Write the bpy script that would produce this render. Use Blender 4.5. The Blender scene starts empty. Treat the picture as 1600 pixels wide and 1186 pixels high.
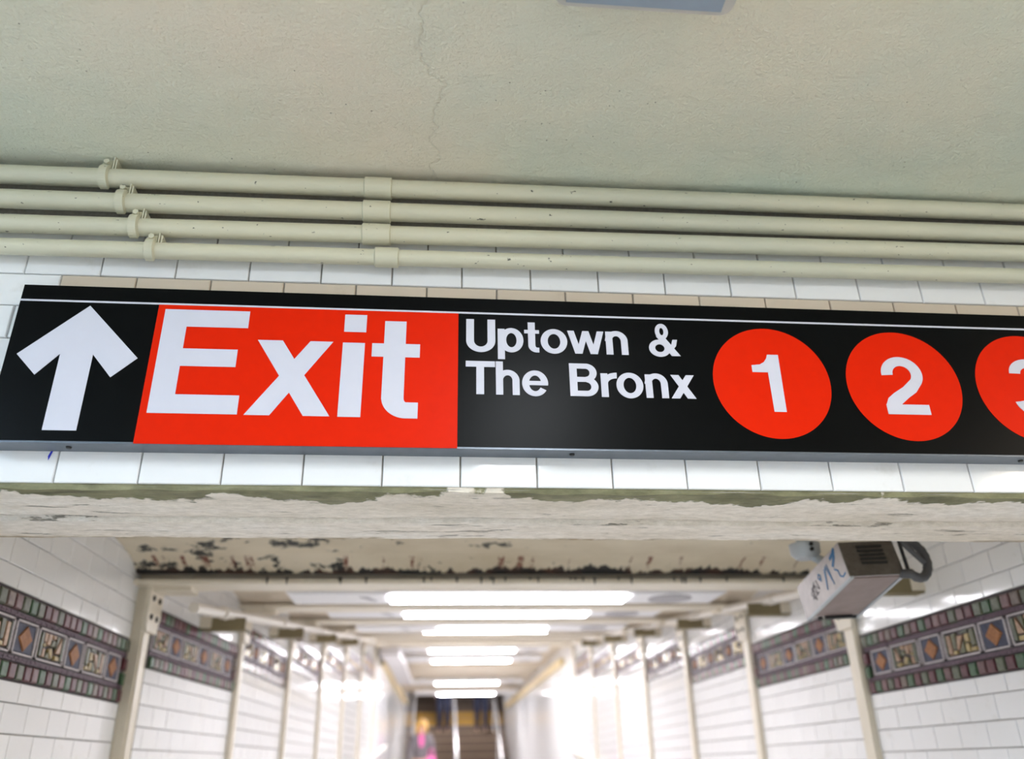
import bpy, math, random
from math import sin, cos, pi, radians
from mathutils import Matrix, Vector, noise
random.seed(7)
S = bpy.context.scene
COL = S.collection
EYE = 1.6                       # eye height: z values below are written relative to the eye

# ---------------------------------------------------------------- camera
F_PX, PITCH, ROLL, YAW = 1283.785, 0.4405, -0.0211, 0.1020
cp, sp, cy, sy = cos(PITCH), sin(PITCH), cos(YAW), sin(YAW)
Ry = Matrix(((cy, sy, 0), (-sy, cy, 0), (0, 0, 1)))
fw, rt, up = Ry @ Vector((0, cp, sp)), Ry @ Vector((1, 0, 0)), Ry @ Vector((0, -sp, cp))
rt, up = cos(ROLL) * rt + sin(ROLL) * up, -sin(ROLL) * rt + cos(ROLL) * up
cam = bpy.data.objects.new('camera', bpy.data.cameras.new('camera'))
COL.objects.link(cam)
cam.matrix_world = Matrix(((rt.x, up.x, -fw.x, 0), (rt.y, up.y, -fw.y, 0), (rt.z, up.z, -fw.z, EYE), (0, 0, 0, 1)))
cam.data.sensor_fit = 'HORIZONTAL'
cam.data.sensor_width = 36.0
cam.data.lens = F_PX / 1600 * 36
cam.data.clip_start = 0.05
cam.data.dof.use_dof = True
cam.data.dof.focus_distance = 1.66
cam.data.dof.aperture_fstop = 1.8
S.camera = cam

# ---------------------------------------------------------------- world, exposure
w = bpy.data.worlds.new('world'); S.world = w; w.use_nodes = True
w.node_tree.nodes['Background'].inputs[0].default_value = (.8, .85, .9, 1)
w.node_tree.nodes['Background'].inputs[1].default_value = 0.15
S.view_settings.view_transform = 'Standard'
S.view_settings.look = 'None'
S.view_settings.gamma = 1
S.view_settings.use_curve_mapping = False
S.view_settings.exposure = 0.0
S.cycles.use_denoising = True
S.cycles.max_bounces = 10
S.cycles.diffuse_bounces = 6
S.cycles.sample_clamp_indirect = 6
HALL_LAMP, PASSAGE_LAMP = 28.5, 66.0

# ---------------------------------------------------------------- materials
MATS = {}
def nodes_of(name):
    m = bpy.data.materials.new(name); m.use_nodes = True
    nt = m.node_tree; MATS[name] = m
    return m, nt, nt.nodes, nt.links, nt.nodes['Principled BSDF']
def N(ns, kind, **kw):
    n = ns.new(kind)
    for k, v in kw.items():
        if k.startswith('i_'): n.inputs[k[2:].replace('_', ' ')].default_value = v
        else: setattr(n, k, v)
    return n
def ramp(ns, stops, interp='LINEAR'):
    n = ns.new('ShaderNodeValToRGB'); cr = n.color_ramp; cr.interpolation = interp
    while len(cr.elements) < len(stops): cr.elements.new(.5)
    for e, (p, c) in zip(cr.elements, stops): e.position = p; e.color = (*c, 1) if len(c) == 3 else c
    return n
def mixc(ns, ls, fac, a, b, mode='MIX'):
    n = ns.new('ShaderNodeMix'); n.data_type = 'RGBA'; n.blend_type = mode
    for sock, v in ((n.inputs[0], fac), (n.inputs[6], a), (n.inputs[7], b)):
        if hasattr(v, 'is_linked'): ls.new(v, sock)
        else: sock.default_value = v if isinstance(v, (int, float)) else (*v, 1)
    return n.outputs[2]
def math_n(ns, ls, op, a, b=0.0):
    n = ns.new('ShaderNodeMath'); n.operation = op
    for sock, v in ((n.inputs[0], a), (n.inputs[1], b)):
        if hasattr(v, 'is_linked'): ls.new(v, sock)
        else: sock.default_value = v
    return n.outputs[0]
def pos_noise(ns, ls, scale, detail=4, stretch=(1, 1, 1), rough=.55, offset=(0, 0, 0)):
    g = ns.new('ShaderNodeNewGeometry')
    mp = ns.new('ShaderNodeMapping'); mp.inputs['Scale'].default_value = stretch; mp.inputs['Location'].default_value = offset
    ls.new(g.outputs['Position'], mp.inputs['Vector'])
    n = N(ns, 'ShaderNodeTexNoise', i_Scale=scale, i_Detail=detail, i_Roughness=rough)
    ls.new(mp.outputs[0], n.inputs['Vector'])
    return n.outputs['Fac']
def bump(ns, ls, bsdf, h, strength=.3, dist=.01):
    b = N(ns, 'ShaderNodeBump', i_Strength=strength, i_Distance=dist)
    ls.new(h, b.inputs['Height']); ls.new(b.outputs[0], bsdf.inputs['Normal'])
def plain(name, col, rough=.5, metal=0.0, grain=0.0, scale=60, var=.0, spec=.5):
    m, nt, ns, ls, b = nodes_of(name)
    b.inputs['Roughness'].default_value = rough; b.inputs['Metallic'].default_value = metal
    b.inputs['Specular IOR Level'].default_value = spec
    nz = pos_noise(ns, ls, scale, 5)
    dark = tuple(c * (1 - var) for c in col); lite = tuple(min(1, c * (1 + var)) for c in col)
    r = ramp(ns, [(.3, dark), (.7, lite)]); ls.new(nz, r.inputs[0]); ls.new(r.outputs[0], b.inputs['Base Color'])
    if grain: bump(ns, ls, b, nz, grain, .004)
    return m
def emission(name, col, strength):
    m, nt, ns, ls, b = nodes_of(name)
    b.inputs['Base Color'].default_value = (.8, .8, .8, 1)
    b.inputs['Emission Color'].default_value = (*col, 1); b.inputs['Emission Strength'].default_value = strength
    return m
def painted(name, col, col2, rough=.45, streak=(1, 1, 1), chips=.0, chip_col=(.03, .03, .025), chip_scale=40, bstr=.25, bscale=60, low=(.3, .7), chip_lo=.69):
    """old oil paint: two drifting tones, fine relief, dark chips with a shape of their own"""
    m, nt, ns, ls, b = nodes_of(name)
    b.inputs['Roughness'].default_value = rough
    broad = pos_noise(ns, ls, 2.2, 5, streak, .6)
    r = ramp(ns, [(low[0], col2), (low[1], col)]); ls.new(broad, r.inputs[0])
    c = r.outputs[0]
    if chips:
        ch = pos_noise(ns, ls, chip_scale, 3, streak, .6, (3.1, 7.7, 1.3))
        cr = ramp(ns, [(chip_lo, (0, 0, 0)), (chip_lo + .02, (1, 1, 1))]); ls.new(ch, cr.inputs[0])
        f = math_n(ns, ls, 'MULTIPLY', cr.outputs[0], chips)
        c = mixc(ns, ls, f, c, chip_col)
    ls.new(c, b.inputs['Base Color'])
    bump(ns, ls, b, pos_noise(ns, ls, bscale, 6, streak), bstr, .006)
    return m
def glazed(name, col, rough=.1, by_object=False, var=.04):
    m, nt, ns, ls, b = nodes_of(name)
    b.inputs['Roughness'].default_value = rough
    oi = ns.new('ShaderNodeObjectInfo')
    v = math_n(ns, ls, 'MULTIPLY_ADD', oi.outputs['Random'], var)
    ls.nodes if False else None
    v.node.inputs[2].default_value = 1 - var
    base = oi.outputs['Color'] if by_object else col
    mul = ns.new('ShaderNodeMix'); mul.data_type = 'RGBA'; mul.blend_type = 'MULTIPLY'; mul.inputs[0].default_value = 1
    if by_object: ls.new(base, mul.inputs[6])
    else: mul.inputs[6].default_value = (*col, 1)
    ls.new(v, mul.inputs[7])
    c = mul.outputs[2]
    if by_object:
        b.inputs['Specular IOR Level'].default_value = .2
        nz = pos_noise(ns, ls, 70, 4)
        r = ramp(ns, [(.3, (.55, .55, .55)), (.75, (.95, .95, .95))]); ls.new(nz, r.inputs[0])
        c = mixc(ns, ls, 1.0, c, r.outputs[0], 'MULTIPLY')
    else:
        sm = pos_noise(ns, ls, 9, 6, (1, 1, 1), .65)
        r = ramp(ns, [(.60, (1, 1, 1)), (.78, (.86, .84, .80))]); ls.new(sm, r.inputs[0])
        c = mixc(ns, ls, 1.0, c, r.outputs[0], 'MULTIPLY')
    ls.new(c, b.inputs['Base Color'])
    bump(ns, ls, b, pos_noise(ns, ls, 14 if not by_object else 60, 2), .04 if not by_object else .25, .004)
    return m

glazed('white_tile', (.86, .86, .86), .09)
glazed('border_glaze', (1, 1, 1), .36, True, .2)
plain('grout', (.29, .27, .24), .9, 0, .2, 120, .15)
plain('dark_grout', (.075, .06, .065), .8, 0, .3, 150, .3)
plain('tessera_purple', (.125, .08, .105), .5, 0, .3, 180, .45, .2)
plain('frame_white', (.50, .45, .46), .5, 0, .3, 160, .25)
plain('blue_slate', (.045, .05, .085), .5, 0, .2, 80, .3, .15)
plain('copper_glaze', (.30, .12, .038), .5, 0, .25, 90, .25, .15)
plain('sign_black', (.0022, .0026, .0028), .32, 0, 0, 40, .1, .07)
plain('sign_red', (.70, .017, .0012), .42, 0, 0, 40, .02, .06)
plain('sign_white', (.62, .62, .70), .5, 0, 0, 40, .01, .2)
plain('sign_edge', (.13, .15, .18), .35, .4, 0, 40, .1)
plain('black_screw', (.02, .02, .02), .4, .6)
plain('ink_blue', (.02, .03, .5), .5)
plain('fixture_grey', (.26, .32, .38), .45, 0, .05, 30, .06)
plain('fixture_rim', (.50, .49, .44), .4, 0, .05, 30, .06)
plain('fixture_white', (.78, .78, .80), .4, 0, 0, 30, .03)
plain('grille_grey', (.42, .41, .43), .6, 0, .3, 200, .1)
emission('hall_lens', (.94, .99, 1.04), HALL_LAMP)
emission('hall_lens_cool', (.68, .92, 1.20), HALL_LAMP * 1.45)
emission('hall_lens_warm', (1.16, .98, .80), HALL_LAMP)
emission('passage_lens', (1.0, .985, 1.05), PASSAGE_LAMP)
emission('passage_lens_old', (1.0, .985, 1.05), PASSAGE_LAMP * .345)
painted('pipe_paint', (.64, .605, .445), (.55, .55, .43), .36, (.5, 1, 1), .9, (.05, .045, .035), 110, .2, 60, (.35, .65), .695)
painted('cream_steel', (.77, .70, .58), (.66, .60, .48), .4, (1, 1, 1), .5, (.10, .07, .04), 50, .15, 50, (.3, .6), .73)
painted('brown_steel', (.26, .21, .11), (.19, .155, .08), .6, (1, 1, 1), 0)
painted('far_ceiling', (.66, .57, .46), (.58, .50, .38), .6, (.3, 1, 1), 0)
painted('yellow_trim', (.62, .47, .25), (.52, .42, .22), .5)
plain('white_pipe', (.74, .70, .63), .35)
plain('duct_metal', (.55, .53, .54), .4, .2)
plain('steel_case', (.46, .42, .41), .42, .15, .1, 30, .12)
plain('dark_case', (.10, .085, .07), .45, .2, .2, 60, .25)
plain('case_panel', (.24, .18, .165), .45, .3, .1, 25, .1)
plain('vent_black', (.012, .012, .012), .6)
plain('mount_grey', (.42, .45, .47), .45, .2)
plain('hose_grey', (.075, .075, .08), .5)
plain('mark_blue', (.03, .16, .36), .5)
plain('mark_grey', (.16, .15, .17), .6)
plain('bolt_dark', (.035, .028, .02), .6, .2)
plain('floor_concrete', (.64, .63, .62), .7, 0, .2, 30, .2)
plain('step_brown', (.13, .09, .065), .6, 0, .2, 40, .25)
plain('step_nosing', (.30, .225, .155), .6, 0, .2, 40, .2)
plain('step_yellow', (.50, .27, .012), .5, 0, .1, 40, .1)
plain('rail_steel', (.75, .74, .73), .25, .7)
plain('rail_cap_yellow', (.65, .5, .02), .5)
plain('skin', (.70, .42, .33), .5)
plain('blond_hair', (.62, .36, .09), .5, 0, .4, 90, .3)
plain('dark_hair', (.03, .022, .018), .5, 0, .4, 90, .3)
plain('grey_jacket', (.17, .155, .165), .8, 0, .3, 90, .2)
plain('navy_jacket', (.025, .03, .05), .8, 0, .3, 90, .2)
plain('blue_jeans', (.014, .018, .042), .85, 0, .3, 120, .25)
plain('pink_cloth', (.80, .16, .42), .7)
plain('black_shoe', (.015, .015, .015), .5)
plain('lip_red', (.45, .12, .11), .5)
plain('eye_dark', (.03, .03, .03), .3)

def ceiling_material():
    m, nt, ns, ls, b = nodes_of('hall_ceiling')
    b.inputs['Roughness'].default_value = .62
    broad = pos_noise(ns, ls, 1.1, 4, (1, 1, 1), .55)
    r = ramp(ns, [(.34, (.60, .67, .56)), (.52, (.74, .725, .575)), (.70, (.82, .735, .58))]); ls.new(broad, r.inputs[0])
    g = ns.new('ShaderNodeNewGeometry')
    v = N(ns, 'ShaderNodeTexVoronoi', i_Scale=42.0); ls.new(g.outputs['Position'], v.inputs['Vector'])
    vr = ramp(ns, [(.05, (1, 1, 1)), (.085, (0, 0, 0))]); ls.new(v.outputs['Distance'], vr.inputs[0])
    gate = pos_noise(ns, ls, 5, 3, (1, 1, 1), .6, (5, 1, 2)); gr = ramp(ns, [(.5, (0, 0, 0)), (.62, (1, 1, 1))]); ls.new(gate, gr.inputs[0])
    dots = math_n(ns, ls, 'MULTIPLY', vr.outputs[0], gr.outputs[0])
    c = mixc(ns, ls, math_n(ns, ls, 'MULTIPLY', dots, .7), r.outputs[0], (.16, .14, .10))
    # a wandering plaster crack running away from the pipes
    sx = ns.new('ShaderNodeSeparateXYZ'); ls.new(g.outputs['Position'], sx.inputs[0])
    wob = pos_noise(ns, ls, 6, 5, (1, 1, 1), .6, (1, 4, 0))
    line = math_n(ns, ls, 'ADD', sx.outputs[0], math_n(ns, ls, 'MULTIPLY', math_n(ns, ls, 'SUBTRACT', wob, .5), .22))
    d = math_n(ns, ls, 'ABSOLUTE', math_n(ns, ls, 'SUBTRACT', line, -.02))
    dr = ramp(ns, [(.0, (1, 1, 1)), (.006, (0, 0, 0))]); ls.new(d, dr.inputs[0])
    c = mixc(ns, ls, math_n(ns, ls, 'MULTIPLY', dr.outputs[0], .14), c, (.40, .37, .27))
    ls.new(c, b.inputs['Base Color'])
    fine = pos_noise(ns, ls, 150, 5, (1, 1, 1), .6); mid = pos_noise(ns, ls, 14, 4, (1, 1, 1), .5)
    h = math_n(ns, ls, 'ADD', math_n(ns, ls, 'MULTIPLY', fine, .35), mid)
    h = math_n(ns, ls, 'SUBTRACT', h, math_n(ns, ls, 'MULTIPLY', dr.outputs[0], .16))
    h = math_n(ns, ls, 'SUBTRACT', h, math_n(ns, ls, 'MULTIPLY', dots, .3))
    bump(ns, ls, b, h, .8, .014)
ceiling_material()

def soffit_material():
    """cream paint flaking off olive mortar along the tile edge"""
    m, nt, ns, ls, b = nodes_of('lintel_paint')
    b.inputs['Roughness'].default_value = .6
    broad = pos_noise(ns, ls, 5, 6, (.25, 1, 1), .65)
    r = ramp(ns, [(.3, (.66, .59, .48)), (.5, (.84, .77, .68)), (.75, (.88, .84, .78))]); ls.new(broad, r.inputs[0])
    g = ns.new('ShaderNodeNewGeometry'); sx = ns.new('ShaderNodeSeparateXYZ'); ls.new(g.outputs['Position'], sx.inputs[0])
    edge = pos_noise(ns, ls, 3.2, 5, (1, .6, .6), .62, (2, 0, 0)); rag = pos_noise(ns, ls, 34, 4, (1, 1.5, 1.5), .6)
    lim = math_n(ns, ls, 'ADD', math_n(ns, ls, 'MULTIPLY', math_n(ns, ls, 'SUBTRACT', edge, .47), .34), math_n(ns, ls, 'MULTIPLY', math_n(ns, ls, 'SUBTRACT', rag, .5), .05))
    dy = math_n(ns, ls, 'SUBTRACT', sx.outputs[1], 1.575)
    msk = ramp(ns, [(.498, (0, 0, 0)), (.502, (1, 1, 1))]); ls.new(math_n(ns, ls, 'ADD', math_n(ns, ls, 'SUBTRACT', lim, dy), .5), msk.inputs[0])
    olive = ramp(ns, [(.3, (.12, .115, .055)), (.7, (.28, .27, .15))]); ls.new(pos_noise(ns, ls, 30, 5, (.5, 1, 1)), olive.inputs[0])
    c = mixc(ns, ls, msk.outputs[0], r.outputs[0], olive.outputs[0])
    # ochre rust where the steel flange ends
    rn = pos_noise(ns, ls, 4.5, 5, (1, 1, 1), .65, (9, 2, 0))
    rr = ramp(ns, [(.47, (0, 0, 0)), (.58, (1, 1, 1))]); ls.new(rn, rr.inputs[0])
    er = ramp(ns, [(.0, (0, 0, 0)), (.018, (1, 1, 1))]); ls.new(math_n(ns, ls, 'SUBTRACT', sx.outputs[1], 1.868), er.inputs[0])
    c = mixc(ns, ls, math_n(ns, ls, 'MULTIPLY', rr.outputs[0], er.outputs[0]), c, (.24, .15, .03))
    crk = pos_noise(ns, ls, 34, 7, (.16, 1, 1), .72, (4, 4, 4)); ck = ramp(ns, [(.605, (0, 0, 0)), (.645, (1, 1, 1))]); ls.new(crk, ck.inputs[0])
    c = mixc(ns, ls, math_n(ns, ls, 'MULTIPLY', ck.outputs[0], .65), c, (.13, .11, .07))
    ls.new(c, b.inputs['Base Color'])
    gv = ramp(ns, [(.0, (1, 1, 1)), (.004, (1, 1, 1)), (.007, (0, 0, 0))]); ls.new(math_n(ns, ls, 'ABSOLUTE', math_n(ns, ls, 'SUBTRACT', sx.outputs[1], 1.742)), gv.inputs[0])
    fine = pos_noise(ns, ls, 60, 7, (.5, 1, 1), .75, (0, 1, 0)); fr_ = ramp(ns, [(.30, (.80, .79, .75)), (.60, (1.08, 1.08, 1.08))]); ls.new(fine, fr_.inputs[0])
    c = mixc(ns, ls, 1.0, c, fr_.outputs[0], 'MULTIPLY')
    c = mixc(ns, ls, math_n(ns, ls, 'MULTIPLY', gv.outputs[0], .6), c, (.30, .31, .22))
    ls.new(c, b.inputs['Base Color'])
    h = math_n(ns, ls, 'ADD', pos_noise(ns, ls, 30, 8, (.25, 1, 1), .7), math_n(ns, ls, 'MULTIPLY', msk.outputs[0], -.5))
    h = math_n(ns, ls, 'SUBTRACT', h, math_n(ns, ls, 'MULTIPLY', ck.outputs[0], .5))
    bump(ns, ls, b, h, .8, .010)
soffit_material()

def arch_material():
    """plaster vault: cream paint, black peeling patches and a rotten rusty foot along the first steel beam"""
    m, nt, ns, ls, b = nodes_of('vault_paint')
    b.inputs['Roughness'].default_value = .6
    r = ramp(ns, [(.3, (.50, .42, .29)), (.55, (.64, .56, .42)), (.75, (.70, .62, .49))]); ls.new(pos_noise(ns, ls, 3, 6, (.5, 1, 1), .65), r.inputs[0])
    c = r.outputs[0]
    g = ns.new('ShaderNodeNewGeometry'); sx = ns.new('ShaderNodeSeparateXYZ'); ls.new(g.outputs['Position'], sx.inputs[0])
    X, Y, Zp = sx.outputs
    near = ramp(ns, [(.05, (0, 0, 0)), (.30, (1, 1, 1))]); ls.new(math_n(ns, ls, 'SUBTRACT', Y, 2.95), near.inputs[0])
    # dark peeling patches on the left half
    pn = pos_noise(ns, ls, 9, 6, (1, 1, 1), .72, (0, 3, 1)); zone = pos_noise(ns, ls, 1.3, 2, (1, 1, 1), .5, (.4, 0, 0))
    lf = ramp(ns, [(.0, (1, 1, 1)), (.95, (0, 0, 0))]); ls.new(math_n(ns, ls, 'ADD', math_n(ns, ls, 'MULTIPLY', X, .5), .45), lf.inputs[0])
    pp = math_n(ns, ls, 'ADD', pn, math_n(ns, ls, 'MULTIPLY', lf.outputs[0], .13))
    pr = ramp(ns, [(.672, (0, 0, 0)), (.690, (1, 1, 1))]); ls.new(pp, pr.inputs[0])
    c = mixc(ns, ls, pr.outputs[0], c, (.028, .03, .026))
    # rusty foot beside the beam
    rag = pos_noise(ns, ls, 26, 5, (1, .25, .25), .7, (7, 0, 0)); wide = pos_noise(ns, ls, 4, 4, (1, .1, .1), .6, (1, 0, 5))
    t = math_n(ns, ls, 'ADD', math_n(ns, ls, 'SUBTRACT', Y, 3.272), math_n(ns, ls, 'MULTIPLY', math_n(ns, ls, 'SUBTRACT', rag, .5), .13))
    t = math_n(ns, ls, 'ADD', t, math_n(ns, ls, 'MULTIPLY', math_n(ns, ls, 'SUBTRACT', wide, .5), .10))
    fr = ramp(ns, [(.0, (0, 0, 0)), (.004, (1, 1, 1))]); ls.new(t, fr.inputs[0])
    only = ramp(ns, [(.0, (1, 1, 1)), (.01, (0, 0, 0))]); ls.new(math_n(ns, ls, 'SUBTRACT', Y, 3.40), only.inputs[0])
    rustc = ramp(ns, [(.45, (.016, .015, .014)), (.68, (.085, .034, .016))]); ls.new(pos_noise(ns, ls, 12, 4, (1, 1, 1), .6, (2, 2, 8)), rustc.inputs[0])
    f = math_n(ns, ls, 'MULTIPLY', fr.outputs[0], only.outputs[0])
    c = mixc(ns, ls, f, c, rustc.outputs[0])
    sk = pos_noise(ns, ls, 17, 3, (1, .06, .06), .55, (3, 0, 2)); skr = ramp(ns, [(.60, (0, 0, 0)), (.62, (1, 1, 1))]); ls.new(sk, skr.inputs[0])
    zn = ramp(ns, [(.0, (0, 0, 0)), (.004, (1, 1, 1)), (.06, (1, 1, 1)), (.09, (0, 0, 0))]); ls.new(math_n(ns, ls, 'SUBTRACT', Y, 3.185), zn.inputs[0])
    br = pos_noise(ns, ls, 60, 4, (1, 1, 1), .6); brr = ramp(ns, [(.42, (0, 0, 0)), (.5, (1, 1, 1))]); ls.new(br, brr.inputs[0])
    c = mixc(ns, ls, math_n(ns, ls, 'MULTIPLY', math_n(ns, ls, 'MULTIPLY', skr.outputs[0], zn.outputs[0]), brr.outputs[0]), c, (.17, .055, .03))
    ls.new(c, b.inputs['Base Color'])
    h = math_n(ns, ls, 'SUBTRACT', pos_noise(ns, ls, 30, 6, (.5, 1, 1), .6), math_n(ns, ls, 'MULTIPLY', pr.outputs[0], .6))
    bump(ns, ls, b, h, .4, .008)
arch_material()

# ---------------------------------------------------------------- builders
WORLD = {}
class B:
    """collects faces (z given relative to the eye) and links them as ONE mesh object"""
    def __init__(s): s.v, s.f, s.m, s.cur = [], [], [], 0
    def add(s, vs, fs):
        o = len(s.v); s.v += [tuple(p) for p in vs]
        for f in fs: s.f.append([o + i for i in f]); s.m.append(s.cur)
        return s
    def box(s, x0, x1, y0, y1, z0, z1):
        return s.add([(x0, y0, z0), (x1, y0, z0), (x1, y1, z0), (x0, y1, z0), (x0, y0, z1), (x1, y0, z1), (x1, y1, z1), (x0, y1, z1)],
                     [(3, 2, 1, 0), (4, 5, 6, 7), (0, 1, 5, 4), (1, 2, 6, 5), (2, 3, 7, 6), (3, 0, 4, 7)])
    def hexa(s, bot, top):
        return s.add(list(bot) + list(top), [(3, 2, 1, 0), (4, 5, 6, 7), (0, 1, 5, 4), (1, 2, 6, 5), (2, 3, 7, 6), (3, 0, 4, 7)])
    def prism(s, poly, a, b):
        """poly: 3D points; a, b: offsets to the two caps"""
        n = len(poly); A, Bv = Vector(a), Vector(b)
        vs = [Vector(p) + A for p in poly] + [Vector(p) + Bv for p in poly]
        return s.add(vs, [tuple(range(n))[::-1], tuple(range(n, 2 * n))] + [(i, (i + 1) % n, n + (i + 1) % n, n + i) for i in range(n)])
    def tube(s, pts, r, n=12, cap=True):
        pts = [Vector(p) for p in pts]; rs = r if isinstance(r, (list, tuple)) else [r] * len(pts)
        rings = []; prev = None
        for i, p in enumerate(pts):
            t = (pts[min(i + 1, len(pts) - 1)] - pts[max(i - 1, 0)]).normalized()
            if prev is None: a = t.orthogonal().normalized()
            else: a = (prev - t * prev.dot(t)).normalized()
            prev = a; bb = t.cross(a)
            rings.append([p + (a * cos(2 * pi * k / n) + bb * sin(2 * pi * k / n)) * rs[i] for k in range(n)])
        vs = [q for rg in rings for q in rg]; fs = []
        for i in range(len(pts) - 1):
            for k in range(n): fs.append((i * n + k, i * n + (k + 1) % n, (i + 1) * n + (k + 1) % n, (i + 1) * n + k))
        if cap: fs += [tuple(range(n))[::-1], tuple(range((len(pts) - 1) * n, len(pts) * n))]
        return s.add(vs, fs)
    def build(s, name, mat, parent=None, smooth=False, origin=None, angle=40):
        mats = mat if isinstance(mat, (list, tuple)) else [mat]
        xs, ys, zs = zip(*s.v)
        if origin is None: origin = ((min(xs) + max(xs)) / 2, (min(ys) + max(ys)) / 2, min(zs))
        ox, oy, oz = origin
        me = bpy.data.meshes.new(name)
        me.from_pydata([(x - ox, y - oy, z - oz) for x, y, z in s.v], [], s.f)
        for k in mats: me.materials.append(MATS[k])
        for p, mi in zip(me.polygons, s.m): p.material_index = mi
        if smooth:
            for p in me.polygons: p.use_smooth = True
            me.set_sharp_from_angle(angle=radians(angle))
        me.update()
        o = bpy.data.objects.new(name, me)
        return place(o, (ox, oy, oz), parent)
def place(o, loc, parent=None):
    if o.name not in COL.objects: COL.objects.link(o)
    w = Vector((loc[0], loc[1], loc[2] + EYE)); WORLD[o.name] = w
    if parent is not None: o.parent = parent; o.location = w - WORLD[parent.name]
    else: o.location = w
    return o
def thing(name, loc, label, cat, group=None):
    return tag(place(bpy.data.objects.new(name, None), loc), label, cat, group)
def tag(o, label, cat, group=None):
    o['label'] = label; o['category'] = cat
    if group: o['group'] = group
    return o
def struct(o): o['kind'] = 'structure'; return o
def stuff(o): o['kind'] = 'stuff'; return o
def inst(src, name, loc, parent, rot=(0, 0, 0), scale=(1, 1, 1), color=None):
    o = bpy.data.objects.new(name, src); place(o, loc, parent)
    o.rotation_euler = rot; o.scale = scale
    if color: o.color = (*color, 1)
    return o
def copy_thing(root, loc, label, group=None):
    r = root.copy(); place(r, loc); r['label'] = label
    if group: r['group'] = group
    for ch in root.children:
        c = ch.copy(); COL.objects.link(c); c.parent = r
        for g in ch.children:
            d = g.copy(); COL.objects.link(d); d.parent = c
    return r
def pillow(name, L, H, D, e, mat):
    """glazed piece: length along x, height along z, face towards -y, softened rim; origin at centre of its back"""
    me = bpy.data.meshes.new(name)
    a, h = L / 2, H / 2; vs = []
    for (x, z, y) in ((a, h, 0), (a - e * .25, h - e * .25, -D + e * .6), (a - e, h - e, -D)):
        vs += [(-x, y, -z), (x, y, -z), (x, y, z), (-x, y, z)]
    fs = [(8, 9, 10, 11)]
    for k in (0, 4):
        for i in range(4): fs.append((k + i, k + (i + 1) % 4, k + 4 + (i + 1) % 4, k + 4 + i))
    me.from_pydata(vs, [], fs); me.materials.append(MATS[mat]); me.update()
    return me

# ================================================================ SETTING
YF = 1.547                                    # face of the tiled wall above the passage
ZT = .4966                                    # bottom of its lowest tile row
TP, TR = .1524, .0759                         # tile pitch
CEIL = 1.228
# floors
b = B(); b.box(-3.4, 4.2, -4.6, 3.0, -1.75, -1.6)
struct(b.build('floor', 'floor_concrete'))
b = B(); b.hexa([(-1.4, 3.0, -1.9), (2.2, 3.0, -1.9), (2.2, 11.5, -1.9), (-1.4, 11.5, -1.9)], [(-1.4, 3.0, -1.6), (2.2, 3.0, -1.6), (2.2, 11.5, -.75), (-1.4, 11.5, -.75)])
b.box(-1.4, 2.2, 11.5, 19.0, -1.9, -.75)
struct(b.build('floor_ramp', 'floor_concrete'))
# ceiling of the hall
b = B(); b.box(-3.4, 4.2, -4.6, 1.76, CEIL, CEIL + .2)
struct(b.build('ceiling', 'hall_ceiling'))
# hall walls around and behind the viewer
for nm, a in (('wall_hall_left', (-3.4, -3.25, -4.6, 1.56)), ('wall_hall_right', (4.05, 4.2, -4.6, 1.56)), ('wall_back', (-3.25, 4.05, -4.6, -4.45))):
    b = B(); b.box(*a, -1.6, CEIL); struct(b.build(nm, 'white_tile'))

# ---- wall above the passage mouth, with jambs
b = B()
b.box(-3.25, 4.05, YF + .004, 1.745, ZT - .004, CEIL)
b.box(-3.25, -1.138, YF + .004, 1.745, -1.6, ZT - .004)
b.box(1.766, 4.05, YF + .004, 1.745, -1.6, ZT - .004)
wall_front = struct(b.build('wall_front', 'grout'))
tile_me = pillow('white_tile', TP - .0022, TR - .0020, .0065, .0022, 'white_tile')
beige_me = tile_me.copy(); beige_me.materials.clear(); beige_me.materials.append(glazed('beige_tile', (.66, .555, .44), .12))
SX0, SX1, SZ0, SZ1 = -.828, 1.50, .559, .8965  # outline of the sign
X0 = -.7101
for row in range(8):
    for i in range(-4, 17):
        x = X0 + (i + .5) * TP + (row % 2) * TP / 2
        z = ZT + (row + .5) * TR
        if x > 1.72 or x < -1.2: continue
        if 2 <= row <= 4 and SX0 + .2 < x < SX1 - .16: continue      # wholly behind the sign
        o = inst(beige_me if row == 5 and -.79 < x < 1.5 else tile_me, 'beige_tile' if row == 5 and -.79 < x < 1.5 else 'white_tile', (x, YF + .0045, z), wall_front, (random.gauss(0, .004), random.gauss(0, .002), random.gauss(0, .004)))
# a pen stroke left on one tile
b = B(); px, pz = -.7285, .553
b.prism([(px + .004, 0, pz + .008), (px, 0, pz - .004), (px + .002, 0, pz - .012), (px + .006, 0, pz + .002), (px + .008, 0, pz + .009)], (0, YF - .0032, 0), (0, YF - .0026, 0))
b.build('ink_mark', 'ink_blue', wall_front)

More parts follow.
